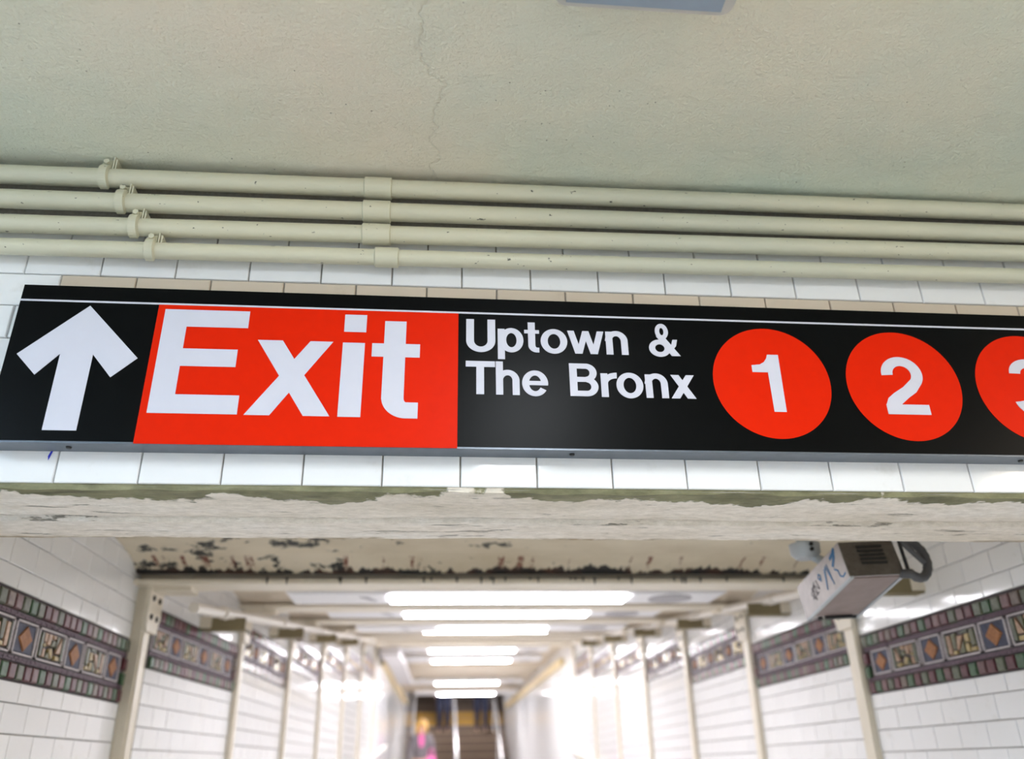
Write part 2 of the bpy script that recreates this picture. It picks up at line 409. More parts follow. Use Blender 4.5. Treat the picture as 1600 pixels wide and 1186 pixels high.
# ---- lintel: uneven painted soffit and the flange of the steel behind it
def soffit_z(x, y):
    n = noise.fractal(Vector((x * 3, y * 14, .3)), .9, 2.0, 5) * .0035 + noise.noise(Vector((x * 18, y * 30, 4))) * .0012
    edge = max(0, (1.585 - y) / .03)
    z = ZT - .012 + n + edge * .003 + edge * noise.noise(Vector((x * 9, 2, 7))) * .004
    if abs(y - 1.742) < .006: z += .013
    if y > 1.75: z = ZT - .016 + n * .7
    return z
b = B(); xs = [-1.3 + .0125 * i for i in range(265)]
ys = [1.552, 1.556, 1.562, 1.57, 1.58, 1.592, 1.606, 1.62, 1.635, 1.65, 1.665, 1.68, 1.695, 1.71, 1.725, 1.7365, 1.740, 1.744, 1.7475, 1.755, 1.77, 1.785, 1.80, 1.815, 1.83, 1.845, 1.86, 1.872, 1.88]
vs = []; fs = []
for x in xs:
    back = 1.884 + noise.noise(Vector((x * 4, 0, 9))) * .004 + max(0, noise.noise(Vector((x * 23, 1, 9)))) * .004
    for k, y in enumerate(ys): vs.append((x, y if k < len(ys) - 1 else back, soffit_z(x, y)))
n = len(ys)
for i in range(len(xs) - 1):
    for k in range(n - 1): fs.append((i * n + k, i * n + k + 1, (i + 1) * n + k + 1, (i + 1) * n + k))
o = len(vs); vs += [(x, YF + .003, ZT + .001) for x in xs] + [(x, 1.884, ZT + .03) for x in xs]
m_ = len(xs)
for i in range(m_ - 1):
    fs.append((o + i, i * n, (i + 1) * n, o + i + 1)); fs.append((i * n + n - 1, o + m_ + i, o + m_ + i + 1, (i + 1) * n + n - 1)); fs.append((o + i, o + i + 1, o + m_ + i + 1, o + m_ + i))
b.add(vs, fs)
struct(b.build('trim_lintel', 'lintel_paint', smooth=True, angle=50))
b = B(); b.box(-1.3, 2.0, 1.745, 1.765, ZT + .03, 1.3)
struct(b.build('trim_lintel_web', 'cream_steel'))

# ---- passage walls
YC = [3.36 + 1.228 * k for k in range(7)]     # steel columns and beams
BZ = [.66 + .121 * k for k in range(7)]       # underside of the beams
def wallx(side, y):
    P = ((0, -1.138), (3.40, -1.138), (3.401, -1.10), (4.6, -1.0), (11.6, -.64), (24, -.44)) if side < 0 else ((0, 1.766), (3.36, 1.766), (11.6, 1.84), (24, 1.85))
    for (a, xa), (c, xc) in zip(P, P[1:]):
        if a <= y <= c: return xa + (xc - xa) * (y - a) / (c - a)
    return P[-1][1]
def WP(side, y, z, d=0.0): return (wallx(side, y) - side * d, y, z)   # d: distance proud of the wall
def wrot(side, y): return (-side) * pi / 2 - math.atan((wallx(side, y + .05) - wallx(side, y - .05)) / .1)
def coly(side, k): return (3.40 if k == 0 else YC[k] + .03) if side < 0 else YC[k] + .05
def bay(side, k): return (1.78 if k == 0 else coly(side, k - 1) + .05, coly(side, k) - .05)
def vault(k, y):
    y0, y1 = (1.86, YC[0] - .06) if k == 0 else (YC[k - 1] + .05, YC[k] - .06)
    z0, z1 = (ZT + .08, BZ[0] + .03) if k == 0 else (BZ[k - 1] + .02, BZ[k] + .02)
    t = (y - y0) / (y1 - y0)
    return z0 + (z1 - z0) * t + (.135 if k == 0 else .085 if k < 3 else .13) * (1 - (2 * t - 1) ** 2) ** .6 if 0 < t < 1 else (z0 if t <= 0 else z1)

GREEN, SAGE, MAROON, ROSE, TAN = (.075, .15, .075), (.14, .155, .10), (.145, .045, .055), (.215, .11, .11), (.22, .16, .13)
GOLD, PEACH, OLIVE = (.56, .42, .17), (.58, .36, .22), (.17, .17, .085)
PAL = [MAROON, GREEN, ROSE, SAGE, MAROON, TAN, GREEN, ROSE, MAROON, SAGE]
border_me = pillow('border_tile', .0415, .041, .012, .004, 'border_glaze')
unit_me = pillow('glaze_piece', 1, 1, .010, .0001, 'border_glaze')
SHARDS = [  # pieces of the two figured panels, in panel units (u away from the mouth, v up)
    [(GOLD, [(.03, .05), (.20, .05), (.20, .20), (.03, .20)]), (OLIVE, [(.03, .25), (.16, .25), (.16, .95), (.03, .95)]), (GOLD, [(.23, .05), (.34, .05), (.34, .40), (.23, .40)]),
     (GOLD, [(.20, .45), (.33, .45), (.33, .80), (.20, .80)]), (SAGE, [(.20, .85), (.45, .85), (.45, .96), (.20, .96)]), (PEACH, [(.38, .80), (.56, .80), (.62, .22), (.58, .20)]),
     (OLIVE, [(.38, .05), (.57, .05), (.38, .55)]), (OLIVE, [(.64, .25), (.74, .25), (.74, .94), (.60, .94)]), (GOLD, [(.64, .05), (.76, .05), (.76, .20), (.64, .20)]),
     (PEACH, [(.79, .05), (.90, .05), (.90, .90), (.79, .90)]), (SAGE, [(.93, .05), (.97, .05), (.97, .95), (.93, .95)])],
    [(SAGE, [(.03, .05), (.12, .05), (.12, .95), (.03, .95)]), (PEACH, [(.15, .05), (.24, .05), (.24, .38), (.15, .38)]), (GOLD, [(.15, .43), (.24, .43), (.24, .56), (.15, .56)]),
     (PEACH, [(.15, .61), (.24, .61), (.24, .95), (.15, .95)]), (OLIVE, [(.27, .05), (.44, .05), (.36, .30)]), (PEACH, [(.29, .52), (.40, .52), (.44, .95), (.29, .95)]),
     (GOLD, [(.36, .36), (.50, .08), (.56, .08), (.48, .46)]), (OLIVE, [(.43, .52), (.60, .52), (.60, .74), (.48, .74)]), (PEACH, [(.49, .80), (.60, .80), (.60, .95), (.49, .95)]),
     (OLIVE, [(.64, .42), (.76, .95), (.64, .95)]), (PEACH, [(.66, .30), (.84, .30), (.84, .94)]), (GOLD, [(.66, .05), (.84, .05), (.84, .22), (.66, .22)]), (SAGE, [(.88, .05), (.97, .05), (.97, .95), (.88, .95)])]]
SH_ME = {}
def shard_mesh(vi, si, W, H, mir):
    key = (vi, si, mir)
    if key in SH_ME: return SH_ME[key]
    poly = SHARDS[vi][si][1]
    if mir: poly = [(1 - u, v) for u, v in poly][::-1]
    cx = sum(p[0] for p in poly) / len(poly); cz = sum(p[1] for p in poly) / len(poly); n = len(poly)
    if sum(poly[i][0] * poly[(i + 1) % n][1] - poly[(i + 1) % n][0] * poly[i][1] for i in range(n)) < 0: poly = poly[::-1]
    vs = [((u - .5) * W, 0, (v - .5) * H) for u, v in poly] + [((cx + (u - cx) * .93 - .5) * W, -.008, (cz + (v - cz) * .93 - .5) * H) for u, v in poly]
    me = bpy.data.meshes.new('mosaic_piece'); me.from_pydata(vs, [], [tuple(range(n, 2 * n))] + [(i, (i + 1) % n, n + (i + 1) % n, n + i) for i in range(n)])
    me.materials.append(MATS['border_glaze']); me.update(); SH_ME[key] = me
    return me
BH = .2285                                     # height of the mosaic band
def band(side, k, wall):
    y0, y1 = bay(side, k); zb = .237 + .127 * k
    zb += -.004 if side > 0 else (.007 if k == 1 else 0)
    ya, yb = y0 + .004, y1 - .004
    if k == 0: ya = 1.95
    fine = k < 2
    bk = B()
    bk.hexa([WP(side, ya, zb, .0005), WP(side, ya, zb, .006), WP(side, yb, zb, .006), WP(side, yb, zb, .0005)], [WP(side, ya, zb + BH, .0005), WP(side, ya, zb + BH, .006), WP(side, yb, zb + BH, .006), WP(side, yb, zb + BH, .0005)])
    bd = bk.build('mosaic_band', 'dark_grout', wall)
    def at(y, z, d=.0058): x, yy, _ = WP(side, y, z, d); return (x, yy, z)
    def rib(bb, ys_, ye_, z0, z1, d0=.0055, d1=.013):
        bb.hexa([WP(side, ys_, z0, d0), WP(side, ys_, z0, d1), WP(side, ye_, z0, d1), WP(side, ye_, z0, d0)], [WP(side, ys_, z1, d0), WP(side, ys_, z1, d1), WP(side, ye_, z1, d1), WP(side, ye_, z1, d0)])
    rot = lambda y: (0, 0, wrot(side, y))
    bulk = B()                                  # pieces too small to pick apart
    mats = ['tessera_purple', 'frame_white', 'blue_slate', 'copper_glaze', 'border_far_a', 'border_far_b', 'border_far_c', 'gold_far']
    # two soldier rows
    pitch = .0475; nn = int((yb - ya - .004) / pitch); off = (yb - ya - nn * pitch) / 2
    for ri, zc in enumerate((zb + .0245, zb + BH - .030)):
        for i in range(nn):
            y = yb - off - (i + .5) * pitch
            if fine: inst(border_me, 'border_tile', at(y, zc), bd, rot(y), (1, 1, 1), PAL[(i * (3 if ri else 1) + (i // 7) + ri * 3 + k) % len(PAL)])
            else:
                bulk.cur = 4 + (i + ri) % 3; rib(bulk, y - .02, y + .02, zc - .0205, zc + .0205)
    # end stack by the column
    if fine:
        for j in range(2): inst(border_me, 'border_tile', at(yb - .024, zb + .0815 + j * .052), bd, rot(yb), (.8, 1, 1.05), PAL[(j * 3 + 1 + k) % len(PAL)])
    # strips of tiny tesserae
    for z0 in (zb + .050, zb + BH - .0655):
        m = int((yb - ya - .01) / (.013 if fine else .04)); p = (yb - ya - .01) / m
        for r_ in range(2 if fine else 1):
            for i in range(m):
                bulk.cur = 0
                zz = z0 + r_ * .0065
                j = random.uniform(-.0006, .0006)
                rib(bulk, ya + .005 + i * p, ya + .005 + (i + .9) * p, zz + j, zz + j + (.0056 if fine else .012), .0055, .0095 + random.random() * .002)
    # panels, walking back from the column
    y = yb - .062; pz0, pz1 = zb + .068, zb + .158; j = 0
    H = pz1 - pz0
    while y - .10 > ya:
        W = .145 if j % 2 == 0 else .205
        if y - W < ya + .005: W = y - ya - .005
        if W < .07: break
        a, c = y - W + .008, y - .004
        bulk.cur = 1
        for (s_, e_, u0, u1) in ((a, c, pz0, pz0 + .005), (a, c, pz1 - .005, pz1), (a, a + .006, pz0, pz1), (c - .006, c, pz0, pz1)): rib(bulk, s_, e_, u0, u1, .0055, .0115)
        a, c = a + .008, c - .008; z0, z1 = pz0 + .007, pz1 - .007; ym, zm = (a + c) / 2, (z0 + z1) / 2
        if j % 2 == 0:
            if fine:
                w_, h_ = (c - a) / 2, (z1 - z0) / 2
                me = SH_ME.get('slate')
                if not me:
                    me = bpy.data.meshes.new('slate_tile'); me.from_pydata([(-1, 0, -1), (1, 0, -1), (1, 0, 1), (-1, 0, 1), (-.97, -.003, -.97), (.97, -.003, -.97), (.97, -.003, .97), (-.97, -.003, .97)], [], [(4, 5, 6, 7), (0, 1, 5, 4), (1, 2, 6, 5), (2, 3, 7, 6), (3, 0, 4, 7)])
                    me.materials.append(MATS['blue_slate']); SH_ME['slate'] = me
                    me2 = bpy.data.meshes.new('diamond_tile'); me2.from_pydata([(-1, 0, 0), (0, 0, -1), (1, 0, 0), (0, 0, 1), (-.9, -.009, 0), (0, -.009, -.9), (.9, -.009, 0), (0, -.009, .9)], [], [(4, 5, 6, 7), (0, 1, 5, 4), (1, 2, 6, 5), (2, 3, 7, 6), (3, 0, 4, 7)])
                    me2.materials.append(MATS['copper_glaze']); SH_ME['diamond'] = me2
                inst(SH_ME['slate'], 'slate_tile', at(ym, zm), bd, rot(ym), (w_, 1, h_))
                inst(SH_ME['diamond'], 'diamond_tile', at(ym, zm, .007), bd, rot(ym), (w_ * .74, .6, h_ * .94))
            else:
                bulk.cur = 2; rib(bulk, a, c, z0, z1, .0055, .008)
                bulk.cur = 3; h2 = (z1 - z0) * .45; w2 = (c - a) * .35
                q = [(ym - w2, zm), (ym, zm - h2), (ym + w2, zm), (ym, zm + h2)]
                bulk.hexa([WP(side, yy, zz, .0075) for yy, zz in q], [WP(side, yy, zz, .014) for yy, zz in q])
        else:
            vi = (j // 2 + k + (side > 0)) % 2
            if fine:
                for si in range(len(SHARDS[vi])):
                    inst(shard_mesh(vi, si, .185, .074, side > 0), 'mosaic_piece', at(ym, zm), bd, rot(ym), ((c - a) / .185, 1, (z1 - z0) / .074), SHARDS[vi][si][0])
            else:
                for si, (cc, poly) in enumerate(SHARDS[vi]):
                    if si % 2: continue
                    us = [p[0] for p in poly]; vv = [p[1] for p in poly]
                    bulk.cur = 7; rib(bulk, a + min(us) * (c - a), a + max(us) * (c - a), z0 + min(vv) * (z1 - z0), z0 + max(vv) * (z1 - z0))
        y -= W + .002; j += 1
    stuff(bulk.build('tesserae' if fine else 'band_pieces', mats, bd))
for nm, c in (('border_far_a', MAROON), ('border_far_b', GREEN), ('border_far_c', ROSE), ('gold_far', GOLD)): plain(nm, c, .2, 0, .2, 70, .3)

def passage_wall(side, nm):
    bk = B(); field = B()
    secs = [bay(side, k) + (k,) for k in range(7)] + [(coly(side, 6) + .05, 23.5, None)]
    for (y0, y1, k) in secs:
        zt = 1.9 if k is None else (BZ[k] + .25)
        if k is None:
            ys_ = [y0, 11.6, y1]
            zt = 3.4
        else: ys_ = [y0 - (.02 if k else 0), y1 + .05]
        for a, c in zip(ys_, ys_[1:]):
            e = .0001
            bk.hexa([WP(side, a, -1.75, -.15), WP(side, a, -1.75, 0), WP(side, c - e, -1.75, 0), WP(side, c - e, -1.75, -.15)], [WP(side, a, zt, -.15), WP(side, a, zt, 0), WP(side, c - e, zt, 0), WP(side, c - e, zt, -.15)])
    wall = struct(bk.build(nm, 'grout'))
    phase = {(-1): 2.622, 1: 2.744}[side]
    cnt = 0
    for (y0, y1, k) in secs:
        rows = []
        if k is None:
            z = -1.6
            while z < 2.4: rows.append((z, z + .0775)); z += .0775
            rows = [r for r in rows if r[0] > -1.0]
        else:
            zb = .237 + .127 * k + (-.004 if side > 0 else (.007 if k == 1 else 0)); r = [(zb - .0535, zb)]
            while r[-1][0] > -1.55: r.append((r[-1][0] - .0775, r[-1][0]))
            t = [(zb + BH, zb + BH + .0575)]
            while t[-1][1] < BZ[k] + .11: t.append((t[-1][1], t[-1][1] + .0775))
            rows = [(a, c) for a, c in r] + t
        for ri, (z0, z1) in enumerate(sorted(rows)):
            half = (round(((z0 if k is None else z0 - zb)) / .0775)) % 2
            p = .1495; i0 = math.floor((y0 - phase) / p) - 1
            y = phase + (i0 + half * .5) * p
            while y < y1:
                a, c = max(y, y0), min(y + p, y1)
                y += p
                if c - a < .012: continue
                single = k is not None and k < 2 and z0 > -.06 and c > 2.0
                if single and k == 0 and z0 < .05 and c < 2.2: single = False
                if single:
                    ym, zm = (a + c) / 2, (z0 + z1) / 2
                    x, yy, zz = WP(side, ym, zm, .0)
                    inst(tile_me, 'white_tile', (x, yy, zz), wall, (0, random.gauss(0, .003), wrot(side, ym) + random.gauss(0, .003)), ((c - a) / TP, 1.2, (z1 - z0) / TR)); cnt += 1
                else:
                    g = .0011; d = .0065 + random.uniform(-.0004, .0004)
                    q = [(a + g, z0 + g), (c - g, z0 + g), (c - g, z1 - g), (a + g, z1 - g)]
                    e2 = .002
                    q2 = [(a + g + e2, z0 + g + e2), (c - g - e2, z0 + g + e2), (c - g - e2, z1 - g - e2), (a + g + e2, z1 - g - e2)]
                    j = [random.uniform(-.0003, .0003) for _ in range(2)]
                    vs = [WP(side, yy, zz, 0) for yy, zz in q] + [WP(side, yy, zz, d + (j[0] if ii in (0, 3) else j[1])) for ii, (yy, zz) in enumerate(q2)]
                    f = [(4, 5, 6, 7), (0, 1, 5, 4), (1, 2, 6, 5), (2, 3, 7, 6), (3, 0, 4, 7)]
                    field.add(vs, f if side > 0 else [t[::-1] for t in f])
    stuff(field.build('tile_field', 'white_tile', wall))
    for k in range(7): band(side, k, wall)
    return wall
wall_left = passage_wall(-1, 'wall_left')
wall_right = passage_wall(1, 'wall_right')

# ---- plaster vaults between the beams, flat ceiling beyond
for k in range(7):
    y0, y1 = (1.87, YC[0] - .065) if k == 0 else (YC[k - 1] + .03, YC[k] - .03)
    b = B(); m_ = 28; nx = 60 if k == 0 else 8; xa, xb = -1.2, 1.9
    vs = []; fs = []
    for i in range(m_ + 1):
        y = y0 + (y1 - y0) * i / m_
        for j in range(nx + 1):
            x = xa + (xb - xa) * j / nx
            z = vault(k, y) + (noise.fractal(Vector((x * 3, y * 5, k)), .9, 2, 4) * .004 if k == 0 else 0)
            vs.append((x, y, z))
    for i in range(m_):
        for j in range(nx): fs.append((i * (nx + 1) + j, (i + 1) * (nx + 1) + j, (i + 1) * (nx + 1) + j + 1, i * (nx + 1) + j + 1))
    b.add(vs, fs); zt = max(v[2] for v in vs) + .08
    b.box(xa, xb, y0, y1, zt, zt + .05); b.box(xa, xb, y0 - .01, y0, vault(k, y0), zt + .05); b.box(xa, xb, y1, y1 + .01, vault(k, y1), zt + .05)
    struct(b.build('ceiling_vault', 'vault_paint' if k == 0 else 'far_ceiling', smooth=True))
b = B(); b.box(-1.0, 2.0, YC[6] + .05, 19.0, 1.50, 1.62)
struct(b.build('ceiling_passage', 'far_ceiling'))
b = B(); b.hexa([(-.9, 19.0, 1.50), (2.0, 19.0, 1.50), (2.0, 23.6, 4.1), (-.9, 23.6, 4.1)], [(-.9, 19.0, 1.62), (2.0, 19.0, 1.62), (2.0, 23.6, 4.25), (-.9, 23.6, 4.25)])
struct(b.build('ceiling_stair', 'far_ceiling'))
b = B(); b.box(-.9, 2.0, 23.5, 23.65, -1, 4.2); struct(b.build('wall_stair_end', 'far_ceiling'))
for i, yb in enumerate((13.6, 16.6)):
    b = B(); b.box(-.75, 1.85, yb - .09, yb + .09, 1.455, 1.52); struct(b.build('trim_%d' % (i + 1), 'far_ceiling'))

# ---- stairs
b = B(); NS = 16
for n_ in range(NS): b.box(-.50, 1.842, 19 + .29 * n_, 19 + .29 * NS, -.75 + .17 * n_, -.75 + .17 * (n_ + 1) - .03)
st = struct(b.build('floor_stairs', 'step_brown'))
for n_ in range(NS):
    b = B(); z = -.75 + .17 * n_; b.box(-.50, 1.842, 18.98 + .29 * n_, 19.31 + .29 * n_, z + .14, z + .17); b.build('tread', 'step_nosing', st)
    if n_ in (10, 11):
        b = B(); b.box(-.49, 1.84, 18.992 + .29 * n_, 18.9995 + .29 * n_, z, z + .139); b.build('riser', 'step_yellow', st)

# ================================================================ STEEL: columns and beams
ORD = ['first', 'second', 'third', 'fourth', 'fifth', 'sixth', 'seventh', 'eighth', 'ninth']
def column(side, k):
    y, top = coly(side, k), BZ[k] + .02
    c = thing('steel_column', WP(side, y, -1.6 if y < 3 else -1.6 + .1 * (y - 3), .04), '', 'column', 'riveted wall columns of the passage')
    d = .046 if (side < 0 and k == 0) else .020; hw = .050; s = side
    zb = -1.6 + .1 * max(0, y - 3)
    if y > 11.5: zb = -.75
    x = wallx(side, y - .05) if k == 0 else wallx(side, y)
    def bx(name, d0, d1, ya, yb, z0, z1, mat='cream_steel'):
        b = B(); xa, xb = sorted((x - s * d0, x - s * d1)); b.box(xa, xb, ya, yb, z0, z1); return b.build(name, mat, c)
    bx('flange', d - .012, d, y - hw, y + hw, zb, top - .01)
    bx('web', -.02, d - .012, y - hw + .004, y + hw - .004, zb, top - .01)
    bx('edge_angle', d, d + .008, y - hw + .008, y - hw + .045, zb, BZ[k] - .17)
    # gusset plate carrying the beam
    b = B(); xa = x - s * d; xb = x - s * (d + .018)
    pl = [(y - .07, top), (y + .09, top), (y + .09, top - .12), (y + .065, top - .185), (y - .055, top - .185), (y - .07, top - .13)]
    b.prism([(0, yy, zz) for yy, zz in pl], (xa, 0, 0), (xb, 0, 0)); b.build('gusset_plate', 'cream_steel', c)
    for (dy, dz) in ((-.030, -.060), (.045, -.060), (-.030, -.130), (.040, -.130)):
        b = B(); b.tube([(xb + s * .004, y + dy, top + dz), (xb - s * .006, y + dy, top + dz)], [.0125, .010], 8); b.build('bolt', 'bolt_dark', c)
    b = B(); xc = x - s * (d + .16)
    b.box(min(xb, xc), max(xb, xc), y - .055, y + .055, top - .035, top - .012); b.box(min(xb, xc), max(xb, xc), y - .055, y - .043, top - .012, top + .035); b.build('seat_angle', 'cream_steel', c)
    c['label'] = ('%s cream steel column from the sign, on the wall %s' % (ORD[k], 'opposite the camera box' if side < 0 else 'with the camera box'))
for side in (-1, 1):
    for k in range(7): column(side, k)
for k in range(7):
    y, z = YC[k], BZ[k]; xa, xb = wallx(-1, y) - .02, wallx(1, y) + .02
    c = thing('ceiling_beam', (.3, y, z), '%s steel ceiling beam beyond the exit sign' % ORD[k], 'beam', 'beams across the passage ceiling')
    b = B(); b.box(xa, xb, y - .075, y + .075, z, z + .016); b.build('flange', 'cream_steel', c)
    b = B(); b.box(xa, xb, y - .006, y + .006, z + .016, z + .24); b.build('web', 'cream_steel', c)
    if k == 0:
        for i in range(26):                      # drips of rust hanging from the flaking foot
            x = random.uniform(-.75, 1.45)
            b = B(); L = random.uniform(.008, .028); b.tube([(x, y - .079, z + .022), (x, y - .079, z + .022 - L)], [.005, .0015], 6); b.build('rust_drip', 'bolt_dark', c)

# ================================================================ THE SIGN
YS = YF - .05
sign = thing('direction_sign', ((SX0 + SX1) / 2, YS, SZ0), 'black overhead sign with white arrow, red Exit panel and red numbered discs', 'sign')
b = B(); b.box(SX0, SX1, YS, YF - .003, SZ0 + .004, SZ1); b.build('panel', 'sign_black', sign)
b = B(); b.box(SX0, SX1, YS + .001, YF - .003, SZ0, SZ0 + .0039); b.build('edge_trim', 'sign_edge', sign)
class Seg(list): pass
LAYER = [0]
def flat(name, polys, mat, parent=sign, lift=.0008, th=.0008):
    b = B()
    for n_, p in enumerate(polys):
        if sum(p[i][0] * p[(i + 1) % len(p)][1] - p[(i + 1) % len(p)][0] * p[i][1] for i in range(len(p))) < 0: p = p[::-1]
        g = getattr(polys[n_], 'g', n_ % 9)
        b.prism([(x, 0, z) for x, z in p], (0, YS - lift - 2e-5 * g, 0), (0, YS - lift + th, 0))
    o = b.build(name, mat, parent)
    return o
def rect(x0, x1, z0, z1): return [(x0, z0), (x1, z0), (x1, z1), (x0, z1)]
def arc(cx, cz, ro, ri, a0, a1, n=40):
    """arc band, cut into quads: ro, ri are (rx, rz) outside and inside"""
    out = []; LAYER[0] += 1
    for i in range(n):
        t0, t1 = radians(a0 + (a1 - a0) * i / n), radians(a0 + (a1 - a0) * (i + 1) / n)
        out.append(Seg([(cx + ri[0] * cos(t0), cz + ri[1] * sin(t0)), (cx + ro[0] * cos(t0), cz + ro[1] * sin(t0)), (cx + ro[0] * cos(t1), cz + ro[1] * sin(t1)), (cx + ri[0] * cos(t1), cz + ri[1] * sin(t1))])); out[-1].g = 10 + LAYER[0] % 4
    return out
def slant(xt, xb, wt, zt, zb, wb=None): wb = wb or wt; return [(xb, zb), (xb + wb, zb), (xt + wt, zt), (xt, zt)]
flat('red_panel', [rect(-.5602, .0437, SZ0 + .0005, .8588)], 'sign_red')
flat('white_line', [rect(SX0, SX1, .8590, .8630)], 'sign_white')
flat('arrow', [[(-.6925, .8516), (-.582, .737), (-.6258, .6945), (-.6668, .7428), (-.6668, .5835), (-.728, .5835), (-.728, .7428), (-.7659, .6968), (-.8078, .7403)]], 'sign_white')
L2 = dict(mat='sign_white', lift=.0016)
def letter(polys): return flat('letter', polys, **L2)
letter([[(-.546, .6216), (-.379, .6216), (-.379, .6612), (-.4996, .6612), (-.4996, .7223), (-.3937, .7223), (-.3937, .7607), (-.4996, .7607), (-.4996, .8100), (-.3794, .8100), (-.3794, .8485), (-.546, .8485)]])
letter([slant(-.3571, -.2548, .0491, .784, .621, .0507), slant(-.2534, -.3663, .0451, .784, .621, .0479)])
letter([rect(-.1885, -.1440, .8080, .848), rect(-.1890, -.1450, .6205, .783)])
letter([rect(-.1067, -.063, .66, .8353), rect(-.1304, -.0338, .7532, .7832), rect(-.060, -.0345, .6196, .6535)] + arc(-.058, .664, (.0487, .0444), (.0050, .0105), 180, 270, 14))
# Uptown &
letter([rect(.0600, .0761, .795, .8459), rect(.1041, .1202, .795, .8459)] + arc(.0901, .796, (.0301, .0266), (.0140, .0142), 180, 360))
letter([rect(.1252, .1397, .7543, .8249)] + arc(.1535, .7988, (.0250, .0283), (.0108, .0168), 0, 360))
letter([rect(.1885, .2033, .786, .8418), rect(.1806, .2118, .8158, .8240), rect(.2050, .2112, .7717, .7828)] + arc(.2065, .7880, (.0180, .0163), (.0032, .0050), 180, 270, 10))
letter(arc(.2425, .7986, (.0279, .0289), (.0132, .0174), 0, 360))
letter([slant(.2712, .2862, .0140, .8249, .7714), slant(.3032, .2880, .0132, .8249, .7714), slant(.3032, .3184, .0132, .8249, .7714), slant(.3344, .3194, .0140, .8249, .7714)])
letter([rect(.3520, .3665, .7714, .8252), rect(.3842, .3987, .7714, .803)] + arc(.3745, .803, (.0242, .0240), (.0097, .0120), 0, 180, 24))
letter(arc(.4735, .8290, (.0142, .0187), (.0045, .0090), 0, 360) + arc(.4665, .7892, (.0232, .0202), (.0100, .0093), 0, 360) + [slant(.4605, .4905, .0165, .8180, .7716, .0190), [(.4955, .8100), (.5055, .8100), (.5020, .7950), (.4890, .7800), (.4800, .7850), (.4920, .7985)]])
# The Bronx
letter([rect(.0594, .1189, .7356, .7486), rect(.0808, .0965, .6746, .7400)])
letter([rect(.1205, .1350, .6745, .7488), rect(.1540, .1683, .6745, .706)] + arc(.1444, .706, (.0240, .0241), (.0097, .0120), 0, 180, 24))
letter(arc(.2000, .7013, (.0266, .0288), (.0125, .0175), -7, 328) + [rect(.183, .2262, .6972, .7066)])
letter([rect(.2712, .2867, .6750, .7485), rect(.285, .306, .7370, .7485), rect(.285, .306, .7070, .7180), rect(.285, .306, .6750, .6870)] + arc(.305, .7277, (.0228, .0208), (.0080, .0092), -90, 90, 20) + arc(.306, .6965, (.0238, .0215), (.0090, .0096), -90, 90, 20))
letter([rect(.3355, .3500, .6744, .7274)] + arc(.3685, .7045, (.0310, .0248), (.0185, .0120), 88, 180, 14))
letter(arc(.3953, .7012, (.0279, .0288), (.0132, .0174), 0, 360))
letter([rect(.4280, .4425, .6744, .7272), rect(.4605, .4750, .6744, .706)] + arc(.4508, .706, (.0242, .0238), (.0097, .0120), 0, 180, 24))
letter([slant(.4825, .5142, .0172, .7275, .6744, .0180), slant(.5150, .4800, .0171, .7275, .6744, .0180)])
DIG = {0: [[(.6935, .649), (.7195, .649), (.7215, .7804), (.6975, .7804), (.6945, .7715), (.688, .7628), (.678, .7568), (.660, .7548), (.660, .7388), (.6935, .7388)]],
       1: arc(.989, .7415, (.0457, .0412), (.0205, .0200), -35, 184, 40) + [[(1.0058, .7300), (1.0264, .7179), (1.012, .7000), (.992, .6865), (.976, .6735), (.972, .6700), (.939, .6600), (.9395, .6705), (.947, .6855), (.962, .6975), (.985, .7115)], rect(.939, 1.0330, .6487, .6712)],
       2: arc(1.28, .7495, (.0440, .0355), (.0190, .0150), -75, 178, 40) + arc(1.28, .6900, (.0500, .0420), (.0230, .0200), -170, 80, 40) + [rect(1.268, 1.295, .7100, .7290)]}
for i, cx in enumerate((.6995, .989, 1.28)):
    d = flat('route_disc', [[(cx + .1265 * cos(2 * pi * k / 96), .7165 + .1268 * sin(2 * pi * k / 96)) for k in range(96)]], 'sign_red')
    flat('digit', DIG[i], parent=d, **L2)
for sx in (-.683, .272, 1.22):
    b = B(); b.tube([(sx, YS + .022, SZ0 + .001), (sx, YS + .022, SZ0 - .003)], [.006, .0045], 12); b.build('screw', 'black_screw', sign)

